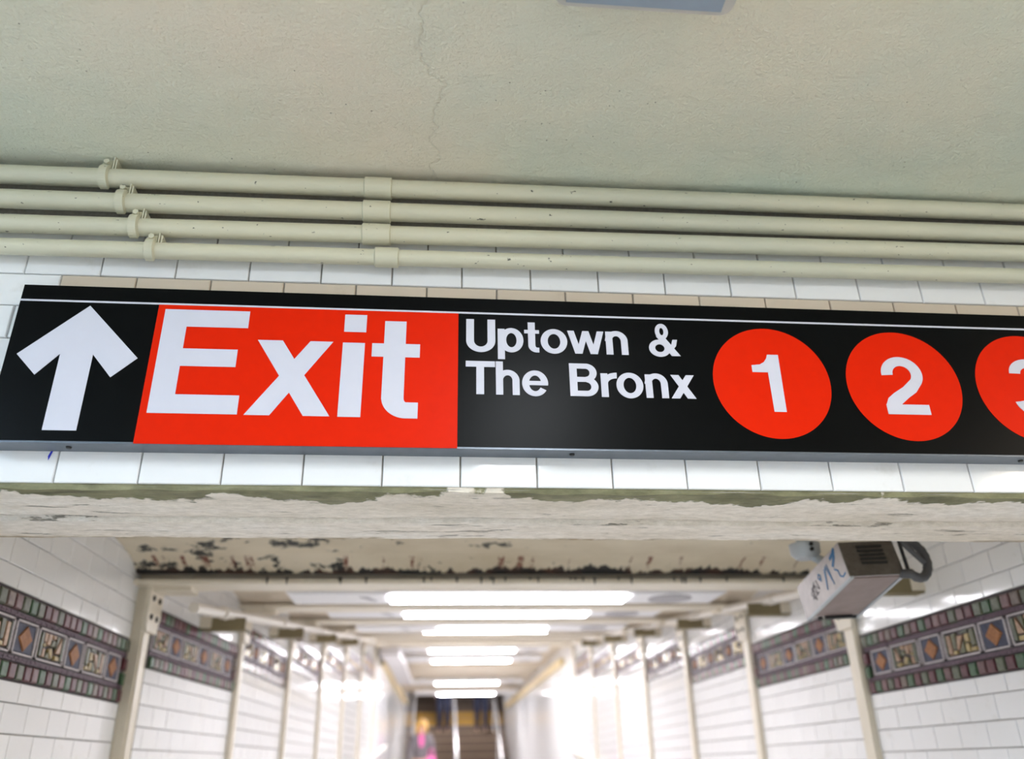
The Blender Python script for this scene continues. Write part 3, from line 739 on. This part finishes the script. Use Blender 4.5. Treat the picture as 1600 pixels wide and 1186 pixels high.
# ================================================================ CONDUITS UNDER THE CEILING
NP = ['top', 'second', 'third', 'lowest']
PIPES = [(.0212, 1.1810, 1.1970, -.728, -.139), (.0208, 1.1167, 1.1330, -.682, -.139), (.0198, 1.0530, 1.0773, -.645, -.137), (.0178, .9960, 1.0138, -.603, -.112)]
for k, (r, zl, zr, xs_, xc) in enumerate(PIPES):
    yc = YF - .034
    zf = lambda x: zl + (zr - zl) * (max(-1.1, min(1.5, x)) + .95) / 2.36
    t = thing('conduit_pipe', (.3, yc, zf(.3) - r), '%s cream painted conduit of the four above the sign' % NP[k], 'pipe', 'conduits above the sign')
    b = B(); b.tube([(-3.2 + i * .36, yc, zf(-3.2 + i * .36) + noise.noise(Vector((i, k, 0))) * .0012) for i in range(21)], r, 28); b.build('pipe', 'pipe_paint', t, True)
    b = B(); L = .031 if k < 3 else .026
    b.tube([(xc - L, yc, zf(xc)), (xc - L + .002, yc, zf(xc)), (xc + L - .002, yc, zf(xc)), (xc + L, yc, zf(xc))], [r + .001, r + .0042, r + .0042, r + .001], 28); b.build('coupling', 'pipe_paint', t, True)
    # cast strap: band round the pipe plus a ribbed ear bolted to the wall
    b = B(); z0 = zf(xs_); W = .011; pts = []
    for i in range(17):
        a = radians(80 + i * 195 / 16); pts.append((cos(a), sin(a)))
    for (ca, sa), (cb, sb) in zip(pts, pts[1:]):
        ri, ro = r + .0005, r + .0075
        P = lambda c_, s_, rr, xx: (xs_ + xx, yc + c_ * rr, z0 + s_ * rr)
        b.hexa([P(ca, sa, ri, -W), P(ca, sa, ri, W), P(ca, sa, ro, W * .75), P(ca, sa, ro, -W * .75)], [P(cb, sb, ri, -W), P(cb, sb, ri, W), P(cb, sb, ro, W * .75), P(cb, sb, ro, -W * .75)])
    b.build('strap', 'pipe_paint', t, True)
    hgt = .034 if k == 0 else .024
    b = B(); b.hexa([(xs_ - .012, yc - r * .75, z0 + r * .7), (xs_ + .012, yc - r * .75, z0 + r * .7), (xs_ + .013, YF - .004, z0 + r * .7), (xs_ - .013, YF - .004, z0 + r * .7)],
                    [(xs_ - .009, yc - .004, z0 + r + hgt - .006), (xs_ + .009, yc - .004, z0 + r + hgt - .006), (xs_ + .011, YF - .004, z0 + r + hgt - .006), (xs_ - .011, YF - .004, z0 + r + hgt - .006)])
    for rx in (.0145, .020):
        b.box(xs_ + rx, xs_ + rx + .003, yc - r * .8, YF - .004, z0 + r * .55, z0 + r + hgt * (.75 if rx < .02 else .5))
    b.build('strap_ear', 'pipe_paint', t)
    b = B(); zb_ = z0 + r + hgt * .35
    b.tube([(xs_, yc - r * .5 - .008, zb_), (xs_, yc - .002, zb_)], .0065, 6); b.build('bolt', 'pipe_paint', t)

# ================================================================ HALL LAMPS (ribbed housings under the ceiling)
def hall_lamp(loc, label, lens='hall_lens'):
    x, y, z = loc                                # far end centre of its underside
    t = thing('ceiling_light', (x, y - .8, z), label, 'light', 'fluorescent lamps of the hall')
    W = .152
    def rr(x0, x1, y0, y1, rad, n=6):
        pts = []
        for cx, cy_, a0 in ((x1 - rad, y1 - rad, 0), (x0 + rad, y1 - rad, 90), (x0 + rad, y0 + rad, 180), (x1 - rad, y0 + rad, 270)):
            for i in range(n + 1): a = radians(a0 + 90 * i / n); pts.append((cx + rad * cos(a), cy_ + rad * sin(a), 0))
        return pts
    b = B(); b.prism(rr(x - W, x + W, y - 1.62, y, .025), (0, 0, CEIL - .028), (0, 0, CEIL - .001)); b.build('housing', 'fixture_rim', t)
    for ya, ln in ((y - .360, .360), (y - 1.62, .130)):
        b = B(); b.prism(rr(x - W, x + W, ya, ya + ln, .022), (0, 0, z), (0, 0, CEIL - .0282)); e = b.build('end_cap', 'fixture_rim', t)
        b = B(); b.box(x - W + .020, x + W - .020, ya + .010, ya + ln - .010, z - .004, z - .0002); b.build('end_plate', 'fixture_grey', e)
    for sd in (-1, 1):
        b = B(); b.box(*sorted((x + sd * W, x + sd * (W - .012))), y - 1.489, y - .361, z + .014, CEIL - .0282); b.build('side_rail', 'fixture_rim', t)
    b = B(); pr = [(-W + .014, .050), (-W + .014, .010), (-W + .04, -.002), (-W + .08, -.008), (W - .08, -.008), (W - .04, -.002), (W - .014, .010), (W - .014, .050)]
    b.prism([(x + u, 0, z + v) for u, v in pr], (0, y - 1.489, 0), (0, y - .361, 0)); b.build('lens', lens, t)
    return t
h0 = hall_lamp((.333, .962, 1.150), 'hall ceiling lamp whose grey end plate points at the pipes above the sign')
for x, lens, word in ((2.80, 'hall_lens_warm', 'warm white'), (-2.13, 'hall_lens_cool', 'cool blue white')):
    h1 = hall_lamp((x, .962, 1.150), word + ' hall ceiling lamp nearer the exit sign of its row', lens)
    copy_thing(h1, (x, -1.6 - .8, 1.150), word + ' hall ceiling lamp further from the exit sign in its row')
copy_thing(h0, (.333, -1.6 - .8, 1.150), 'neutral hall ceiling lamp in line behind the one at the pipes')

# ================================================================ PASSAGE LAMPS
def passage_lamp(x, y, z, label, lens='passage_lens'):
    t = thing('passage_light', (x, y, z), label, 'light', 'lamps along the passage ceiling')
    b = B(); b.box(x - 1.02, x + 1.02, y - .14, y + .14, z + .012, z + .075); b.build('housing', 'fixture_white', t)
    b = B(); b.box(x - .56, x + .56, y - .078, y + .078, z, z + .0118); b.build('lens', lens, t)
    for s in (-1, 1):
        b = B(); b.box(*sorted((x + s * .575, x + s * 1.01)), y - .13, y + .13, z + .008, z + .0118); p = b.build('end_panel', 'fixture_white', t)
        if s > 0:
            b = B(); b.tube([(x + .78, y, z + .0078), (x + .78, y, z + .004)], .105, 28); b.build('speaker_grille', 'grille_grey', p)
        else:
            b = B(); b.prism([(x - .70, y - .05, 0), (x - .66, y - .05, 0), (x - .62, y + .05, 0), (x - .64, y + .05, 0)], (0, 0, z + .0055), (0, 0, z + .0079)); b.build('latch', 'grille_grey', p)
    for dx in (-.8, .8):
        b = B(); b.box(x + dx - .02, x + dx + .02, y - .02, y + .02, z + .075, z + .115); b.build('hanger', 'fixture_white', t)
    return t
LAMPS = [(.370, 3.96, .715), (.403, 5.16, .842), (.47, 6.45, .945), (.50, 7.68, 1.112), (.53, 10.12, 1.352), (.56, 11.4, 1.395), (.60, 12.55, 1.395), (.68, 15.8, 1.375), (.74, 17.6, 1.330)]  # fourth and fifth are unseen behind the beams, added to brighten the far walls
p0 = passage_lamp(*LAMPS[0], 'first white lamp box beyond the exit sign, with round speaker grille', 'passage_lens_old')
for i in (1, 2):
    c = copy_thing(p0, LAMPS[i], '%s white lamp box from the exit sign, unseen, added to brighten the far walls' % ORD[i])
    if i == 2:
        for ch in c.children:
            if ch.name.startswith('lens'): ch.scale = (.74, .62, 1)      # a shorter tube in this one
p1 = passage_lamp(*LAMPS[3], '%s white lamp box from the exit sign, unseen, added to brighten the far walls' % ORD[3])
for i in range(4, 9): copy_thing(p1, LAMPS[i], '%s white lamp box from the exit sign, unseen, added to brighten the far walls' % ORD[i])  # the first copy is an unseen lamp too, added for the far walls
copy_thing(p1, (.62, 20.5, 2.08), 'white lamp box, unseen, added under the sloping ceiling to brighten the steps')  # extra lamp hidden from the camera, put in to lift the dark stairwell

# ================================================================ CONDUITS AND BRACKETS IN THE PASSAGE
def rise(y): return .1 * (y - 3.5)
t = thing('wall_conduit', (1.62, 6, .6), 'cream conduit resting on brown brackets beside the camera box', 'pipe')
b = B(); b.tube([(wallx(1, y) - .135, y, .668 + rise(y)) for y in [2.80 + i * .6 for i in range(13)]], .021, 14); b.build('pipe', 'white_pipe', t, True)
for y in (3.9, 5.1, 6.3, 7.5, 8.7):
    b = B(); b.tube([(wallx(1, y) - .135, y - .03, .668 + rise(y - .03)), (wallx(1, y) - .135, y + .03, .668 + rise(y + .03))], .027, 14); b.build('coupling', 'white_pipe', t, True)
t = thing('wall_conduit', (-.9, 6, .6), 'cream conduit along the wall without the camera box', 'pipe')
b = B(); b.tube([(wallx(-1, y) + .15, y, .632 + .112 * (y - 3.75)) for y in [3.47 + i * .6 for i in range(13)]], .021, 14); b.build('pipe', 'white_pipe', t, True)
for y in (3.85, 4.9, 6.1, 7.3):
    b = B(); b.tube([(wallx(-1, y) + .15, y - .04, .632 + .112 * (y - .04 - 3.75)), (wallx(-1, y) + .15, y + .04, .632 + .112 * (y + .04 - 3.75))], .028, 14); b.build('coupling', 'white_pipe', t, True)
def bracket(side, y, z, ln, label):
    x = wallx(side, y) - side * .007; x2 = x - side * ln; xa, xb = min(x, x2), max(x, x2)
    t = thing('pipe_bracket', ((xa + xb) / 2, y, z), label, 'bracket', 'brown brackets under the conduits')
    b = B(); b.box(xa, xb, y - .03, y + .03, z, z + .008); b.build('shelf', 'brown_steel', t)
    b = B(); b.box(xa, xb, y - .03, y - .022, z + .008, z + .055); b.build('web', 'brown_steel', t)
    b = B(); b.box(min(x, x - side * .05), max(x, x - side * .05), y - .036, y - .0305, z + .008, z + .06); b.build('wall_plate', 'cream_steel', t)
for i, y in enumerate((2.86, 4.03, 5.28, 6.50, 7.72, 8.95)): bracket(1, y, .524 + .1 * (y - 2.86) + .010, .215, '%s brown steel bracket from the sign, on the wall with the camera box' % ORD[i])
for i, y in enumerate((4.0, 5.25, 6.5, 7.7)): bracket(-1, y, .560 + .112 * (y - 3.75), .20, '%s brown steel bracket from the sign, on the wall opposite the camera box' % ORD[i])
# yellow trim angles and a duct further along
for side, nm, ya, yb in ((-1, 'trim_3', 11.6, 19.0), (1, 'trim_4', 11.7, 20.6)):
    b = B()
    for a, c in zip([ya + (yb - ya) * i / 6 for i in range(6)], [ya + (yb - ya) * (i + 1) / 6 for i in range(6)]):
        b.hexa([WP(side, a, 1.25, .008), WP(side, a, 1.25, .07), WP(side, c, 1.25, .07), WP(side, c, 1.25, .008)], [WP(side, a, 1.335, .008), WP(side, a, 1.335, .07), WP(side, c, 1.335, .07), WP(side, c, 1.335, .008)])
    struct(b.build(nm, 'yellow_trim'))
t = thing('air_duct', (-.45, 14, 1.36), 'pale grey sheet metal duct under the far passage ceiling', 'duct')
for i, a in enumerate((10.75, 12.1, 13.45)):
    c = a + 1.33; b = B()
    b.hexa([WP(-1, a, 1.28, .075), WP(-1, a, 1.28, .30), WP(-1, c, 1.28, .30), WP(-1, c, 1.28, .075)], [WP(-1, a, 1.385, .075), WP(-1, a, 1.385, .30), WP(-1, c, 1.385, .30), WP(-1, c, 1.385, .075)]); b.build('duct_section', 'duct_metal', t)
# hand rails on the ramp walls
for side, nm in ((-1, 'the wall with the grey duct'), (1, 'the wall with the camera box')):
    y1 = 11.9 if side < 0 else 11.35
    t = thing('hand_rail', WP(side, 7, -.3, .08), 'white tubular hand rail along the ramp on ' + nm, 'handrail')
    pts = [WP(side, y, -.70 + .0 + .096 * (y - 2.0) + .03, .08) for y in (3.6, 5, 6.5, 8, 9.5, y1 - .1)] + [WP(side, y1, .235, .06), WP(side, y1 + .02, .235, .012)]
    b = B(); b.tube(pts, .024, 12); b.build('rail', 'white_pipe', t, True)
    for y in (4.5, 6.5, 8.5, 10.7):
        zz = -.67 + .096 * (y - 2.0); b = B(); b.tube([WP(side, y, zz - .02, .08), WP(side, y, zz - .06, .06), WP(side, y, zz - .07, .008)], .009, 8); b.build('rail_bracket', 'white_pipe', t)
# stair rails
for x, lab in ((-.335, 'steel stair rail beside the blond woman, yellow lower cap'), (.615, 'steel stair rail standing in the middle of the steps'), (1.58, 'steel stair rail along the wall away from the blond woman')):
    t = thing('stair_rail', (x, 20.6, .3), lab, 'handrail')
    b = B(); b.tube([(x, 19.0, .12), (x, 22.6, .15 + .586 * 3.6)], .034, 14); b.build('rail', 'rail_steel', t, True)
    for n_ in (0, 4, 8, 12):
        y = 19.12 + .29 * n_; b = B(); b.tube([(x, y, -.75 + .17 * (n_ + 1)), (x, y, .15 + .586 * (y - 19) - .02)], .022, 10); b.build('post', 'rail_steel', t, True)
    if x < 0:
        b = B(); b.tube([(x, 18.96, .10), (x, 19.01, .13)], .05, 12); b.build('cap', 'rail_cap_yellow', t, True)

# ================================================================ CAMERA BOX under the vault
def camera_box():
    C = Vector((1.227, 2.35, .4771)); a, bb, c = .0218, -.222, -.0503
    R = Matrix.Rotation(a, 3, 'Z') @ Matrix.Rotation(bb, 3, 'X') @ Matrix.Rotation(c, 3, 'Y')
    w_, l_, h_ = .1649 / 2, .3082 / 2, .1065 / 2
    t = thing('camera_housing', (C.x, C.y, C.z - .09), 'steel camera box with graffiti hanging below the vault', 'camera box')
    def P(x, y, z): return C + R @ Vector((x, y, z))
    def lb(name, x0, x1, y0, y1, z0, z1, mat):
        b = B(); b.hexa([P(x0, y0, z0), P(x1, y0, z0), P(x1, y1, z0), P(x0, y1, z0)], [P(x0, y0, z1), P(x1, y0, z1), P(x1, y1, z1), P(x0, y1, z1)]); return b.build(name, mat, t)
    lb('body', -w_, w_, -l_ + .004, l_, -h_ + .004, h_, 'steel_case')
    lb('end_cover', -w_ + .001, w_ - .001, -l_, -l_ + .0038, -h_ + .004, h_ - .001, 'dark_case')
    lb('base_plate', -w_ + .012, w_ - .012, -l_ + .010, l_ - .03, -h_, -h_ + .0038, 'case_panel')
    for i in range(5):
        z = h_ - .020 - i * .0125; lb('louvre', -w_ + .048, w_ - .040, -l_ - .004, -l_ - .0002, z, z + .006, 'vent_black')
    for s in (-1, 1): lb('bottom_rim', *sorted((s * w_, s * (w_ - .010))), -l_, l_, -h_ - .002, -h_ + .0038, 'mount_grey')
    lb('hinge', -w_ + .05, w_ - .03, l_ - .028, l_ - .016, -h_ - .007, -h_ + .0038, 'vent_black')
    for s in (-.05, -.02, .06): lb('bolt', s, s + .012, l_ - .014, l_ - .004, -h_ - .004, -h_ + .0038, 'vent_black')
    # painted tags on the side
    def stroke(name, pts, wd, mat):
        b = B()
        for (y0, z0), (y1, z1) in zip(pts, pts[1:]):
            d = Vector((y1 - y0, z1 - z0)).normalized(); n_ = Vector((-d.y, d.x)) * wd / 2; e = d * wd * .3
            q = [(y0 - n_.x - e.x, z0 - n_.y - e.y), (y1 - n_.x + e.x, z1 - n_.y + e.y), (y1 + n_.x + e.x, z1 + n_.y + e.y), (y0 + n_.x - e.x, z0 + n_.y - e.y)]
            b.hexa([P(-w_ - .0002, y, z) for y, z in q], [P(-w_ - .0010, y, z) for y, z in q])
        b.build(name, mat, t)
    stroke('graffiti', [(-.035, .025), (-.02, -.03), (-.045, .03), (-.065, -.032), (-.055, .03)], .004, 'mark_blue')
    stroke('graffiti', [(-.085, .035), (-.105, .040), (-.118, .048), (-.108, .030), (-.088, .012)], .011, 'mark_blue')
    stroke('graffiti', [(-.09, .0), (-.105, -.01), (-.108, -.028), (-.122, -.036), (-.138, -.032)], .005, 'mark_blue')
    stroke('graffiti', [(-.005, .02), (.005, .028), (.012, .018), (.004, .01), (-.004, .018), (.0, .004)], .004, 'mark_blue')
    stroke('graffiti', [(.03, .02), (.022, -.01), (.05, .015), (.04, -.02), (.07, .012), (.055, -.03), (.08, -.004), (.045, .02), (.075, -.02), (.03, -.015)], .0022, 'mark_grey')
    # ceiling mount and its stem
    b = B(); b.tube([(1.135, 2.40, .555), (1.135, 2.40, .57), (1.135, 2.40, .60)], [.03, .044, .046], 20); b.tube([(1.135, 2.40, .60), (1.135, 2.40, vault(0, 2.4) + .01)], .022, 14); b.build('mount', 'mount_grey', t, True)
    b = B(); b.tube([(1.135, 2.40, .575), (1.18, 2.38, .54), (1.20, 2.37, .52)], .014, 10); b.build('arm', 'mount_grey', t, True)
    for dz in (.575, .59): 
        b = B(); b.tube([(1.135, 2.358, dz), (1.135, 2.350, dz)], .006, 8); b.build('knob', 'vent_black', t)
    # flexible hose looping from the side to the vault
    pts = []
    for i in range(25):
        a_ = radians(-125 + i * 230 / 24); pts.append((1.358 + .044 * cos(a_), 2.19 + i * .002, .512 + .056 * sin(a_)))
    b = B(); b.tube([(1.305, 2.20, .468)] + pts, [.0120 + (.0015 if i % 2 else 0) for i in range(26)], 12); b.build('hose', 'hose_grey', t, True)
    b = B(); b.tube([(1.316, 2.20, .575), (1.35, 2.20, .535), (1.388, 2.205, .500)], .008, 8); b.build('strut', 'hose_grey', t, True)
    b = B(); b.tube([(1.322, 2.20, .560), (1.332, 2.20, .472)], .005, 8); b.build('strut', 'vent_black', t, True)
camera_box()

# ================================================================ PEOPLE on the stairs
def skin_mesh(name, J, edges, mat, parent, root, origin, root_joint='pelvis'):
    names = list(J); idx = {n_: i for i, n_ in enumerate(names)}
    me = bpy.data.meshes.new(name); me.from_pydata([J[n_][0] for n_ in names], [(idx[a], idx[b_]) for a, b_ in edges], []); me.materials.append(MATS[mat])
    o = bpy.data.objects.new(name, me); place(o, origin, parent)
    mod = o.modifiers.new('skin', 'SKIN'); mod.use_smooth_shade = True
    for i, n_ in enumerate(names):
        sv = me.skin_vertices[0].data[i]; r = J[n_][1]; sv.radius = r if isinstance(r, tuple) else (r, r); sv.use_root = n_ == root_joint
    sb = o.modifiers.new('subsurf', 'SUBSURF'); sb.levels = 2; sb.render_levels = 2
    return o
def person(x, y, z, h, label, hair, coat, shirt=None, stride=.12, up_step=0.0, face=-1, bag=False):
    k = h / 1.75; f = face
    J = {'pelvis': ((0, 0, .95), (.15, .10)), 'waist': ((0, 0, 1.10), (.13, .09)), 'chest': ((0, 0, 1.30), (.155, .105)), 'base': ((0, .0, 1.46), (.07, .06)), 'neck': ((0, 0, 1.52), .05),
         'jaw': ((0, f * .025, 1.57), (.06, .07)), 'head': ((0, f * .01, 1.645), (.074, .092)), 'crown': ((0, 0, 1.71), (.055, .07))}
    E_ = [('pelvis', 'waist'), ('waist', 'chest'), ('chest', 'base'), ('base', 'neck'), ('neck', 'jaw'), ('jaw', 'head'), ('head', 'crown')]
    for s, n_ in ((-1, 'l'), (1, 'r')):
        st_ = stride * s * f
        J.update({n_ + 'sh': ((s * .18, 0, 1.415), .055), n_ + 'el': ((s * .235, -st_ * .35 - f * .02, 1.14), .042), n_ + 'wr': ((s * .23, -st_ * .9 + f * .09, .93), .028), n_ + 'pa': ((s * .228, -st_ + f * .11, .875), (.022, .036)),
                  n_ + 'hip': ((s * .088, 0, .88), .088), n_ + 'kn': ((s * .095, st_ * .6 + f * .03, .50 + (up_step * .6 if s > 0 else 0)), .058), n_ + 'an': ((s * .095, st_ - f * .02, .085 + (up_step if s > 0 else 0)), .038), n_ + 'toe': ((s * .10, st_ + f * .14, .035 + (up_step if s > 0 else 0)), (.04, .028))})
        E_ += [('chest', n_ + 'sh'), (n_ + 'sh', n_ + 'el'), (n_ + 'el', n_ + 'wr'), (n_ + 'wr', n_ + 'pa'), ('pelvis', n_ + 'hip'), (n_ + 'hip', n_ + 'kn'), (n_ + 'kn', n_ + 'an'), (n_ + 'an', n_ + 'toe')]
        px_, py_, pz_ = J[n_ + 'pa'][0]
        for q, (oy, ln) in enumerate(((-.027, .062), (-.009, .072), (.009, .068), (.026, .054))):
            J[n_ + 'f%d' % q] = ((px_ - s * .004, py_ + oy, pz_ - .04), .0095); J[n_ + 'g%d' % q] = ((px_ - s * .016, py_ + oy + f * .004, pz_ - .04 - ln), .0075)
            E_ += [(n_ + 'pa', n_ + 'f%d' % q), (n_ + 'f%d' % q, n_ + 'g%d' % q)]
        J[n_ + 't'] = ((px_ - s * .012, py_ + f * .045, pz_ - .02), .010); J[n_ + 'u'] = ((px_ - s * .024, py_ + f * .055, pz_ - .055), .008)
        E_ += [(n_ + 'wr', n_ + 't'), (n_ + 't', n_ + 'u')]
    def sc(d): return {n_: (tuple(c * k for c in p), tuple(q * k for q in r) if isinstance(r, tuple) else r * k) for n_, (p, r) in d.items()}
    body = skin_mesh('person', sc(J), E_, 'skin', None, None, (x, y, z)); tag(body, label, 'person')
    def grow(keys, g, edges, name, mat, root, extra=None):
        d = {n_: (J[n_][0], tuple(q + g for q in J[n_][1]) if isinstance(J[n_][1], tuple) else J[n_][1] + g) for n_ in keys}
        if extra: d.update(extra)
        return skin_mesh(name, sc(d), edges, mat, body, None, (x, y, z), root)
    keys = ['pelvis', 'waist', 'chest', 'base'] + [a + b_ for a in 'lr' for b_ in ('sh', 'el', 'wr')]
    grow(keys, .022, [('pelvis', 'waist'), ('waist', 'chest'), ('chest', 'base')] + [e for a in 'lr' for e in (('chest', a + 'sh'), (a + 'sh', a + 'el'), (a + 'el', a + 'wr'))], 'jacket', coat, 'pelvis')
    keys = ['pelvis'] + [a + b_ for a in 'lr' for b_ in ('hip', 'kn', 'an')]
    grow(keys, .018, [e for a in 'lr' for e in (('pelvis', a + 'hip'), (a + 'hip', a + 'kn'), (a + 'kn', a + 'an'))], 'trousers', 'blue_jeans', 'pelvis')
    for a in 'lr':
        grow([a + 'an', a + 'toe'], .012, [(a + 'an', a + 'toe')], 'shoe', 'black_shoe', a + 'an')
    def blob(name, c, r, mat, n=10, m=14):
        b = B(); vs = []; fs = []
        for i in range(n + 1):
            th = pi * i / n
            for j in range(m): vs.append((x + k * (c[0] + r[0] * sin(th) * cos(2 * pi * j / m)), y + k * (c[1] + r[1] * sin(th) * sin(2 * pi * j / m)), z + k * (c[2] + r[2] * cos(th))))
        for i in range(n):
            for j in range(m): fs.append((i * m + j, (i + 1) * m + j, (i + 1) * m + (j + 1) % m, i * m + (j + 1) % m))
        b.add(vs, fs); return b.build(name, mat, body, True, angle=80)
    for s in (-1, 1):
        blob('eye', (s * .030, f * .092, 1.645), (.012, .008, .008), 'eye_dark'); blob('ear', (s * .082, 0, 1.635), (.010, .022, .032), 'skin')
    blob('nose', (0, f * .102, 1.615), (.012, .018, .020), 'skin'); blob('mouth', (0, f * .088, 1.575), (.022, .008, .007), 'lip_red')
    if hair == 'blond_hair':
        b_ = blob('hair', (0, -f * .018, 1.668), (.112, .118, .108), hair); blob('hair_lock', (-.085, -f * .01, 1.58), (.050, .075, .12), hair); blob('hair_lock', (.085, -f * .02, 1.60), (.042, .07, .10), hair)
    else: blob('hair', (0, -f * .022, 1.675), (.092, .108, .092), hair)
    if shirt:
        b = B(); p = [(-.045, 1.47), (.045, 1.47), (.055, 1.36), (.035, 1.23), (-.035, 1.23), (-.055, 1.36)]
        b.prism([(x + k * u, y + f * k * .112, z + k * v) for u, v in p], (0, 0, 0), (0, f * .022 * k, 0)); b.build('shirt', shirt, body)
    return body, k
W_ = person(-.12, 17.2, -.75, 1.60, 'blond woman in grey jacket and pink top facing the camera', 'blond_hair', 'grey_jacket', 'pink_cloth')
t = thing('hand_bag', (.06, 17.0, .06), 'pink bag hanging in front of the blond woman', 'bag')
b = B(); b.hexa([(-.03, 16.93, .04), (.17, 16.93, .04), (.17, 17.0, .04), (-.03, 17.0, .04)], [(.0, 16.94, .215), (.14, 16.94, .215), (.14, 16.99, .215), (.0, 16.99, .215)]); b.build('pouch', 'pink_cloth', t)
b = B(); b.tube([(.02, 16.965, .21), (.03, 16.965, .30), (.07, 16.965, .34), (.11, 16.965, .30), (.12, 16.965, .21)], .009, 8); b.build('strap', 'pink_cloth', t, True)
person(.36, 21.47, -.75 + 1.53, 1.76, 'person in dark jeans on the steps beside the yellow capped rail', 'dark_hair', 'navy_jacket', None, .04, 0.0)
person(1.27, 21.47, -.75 + 1.53, 1.76, 'person in dark jeans on the steps beside the rail without a cap', 'dark_hair', 'navy_jacket', None, .10, 0.0)
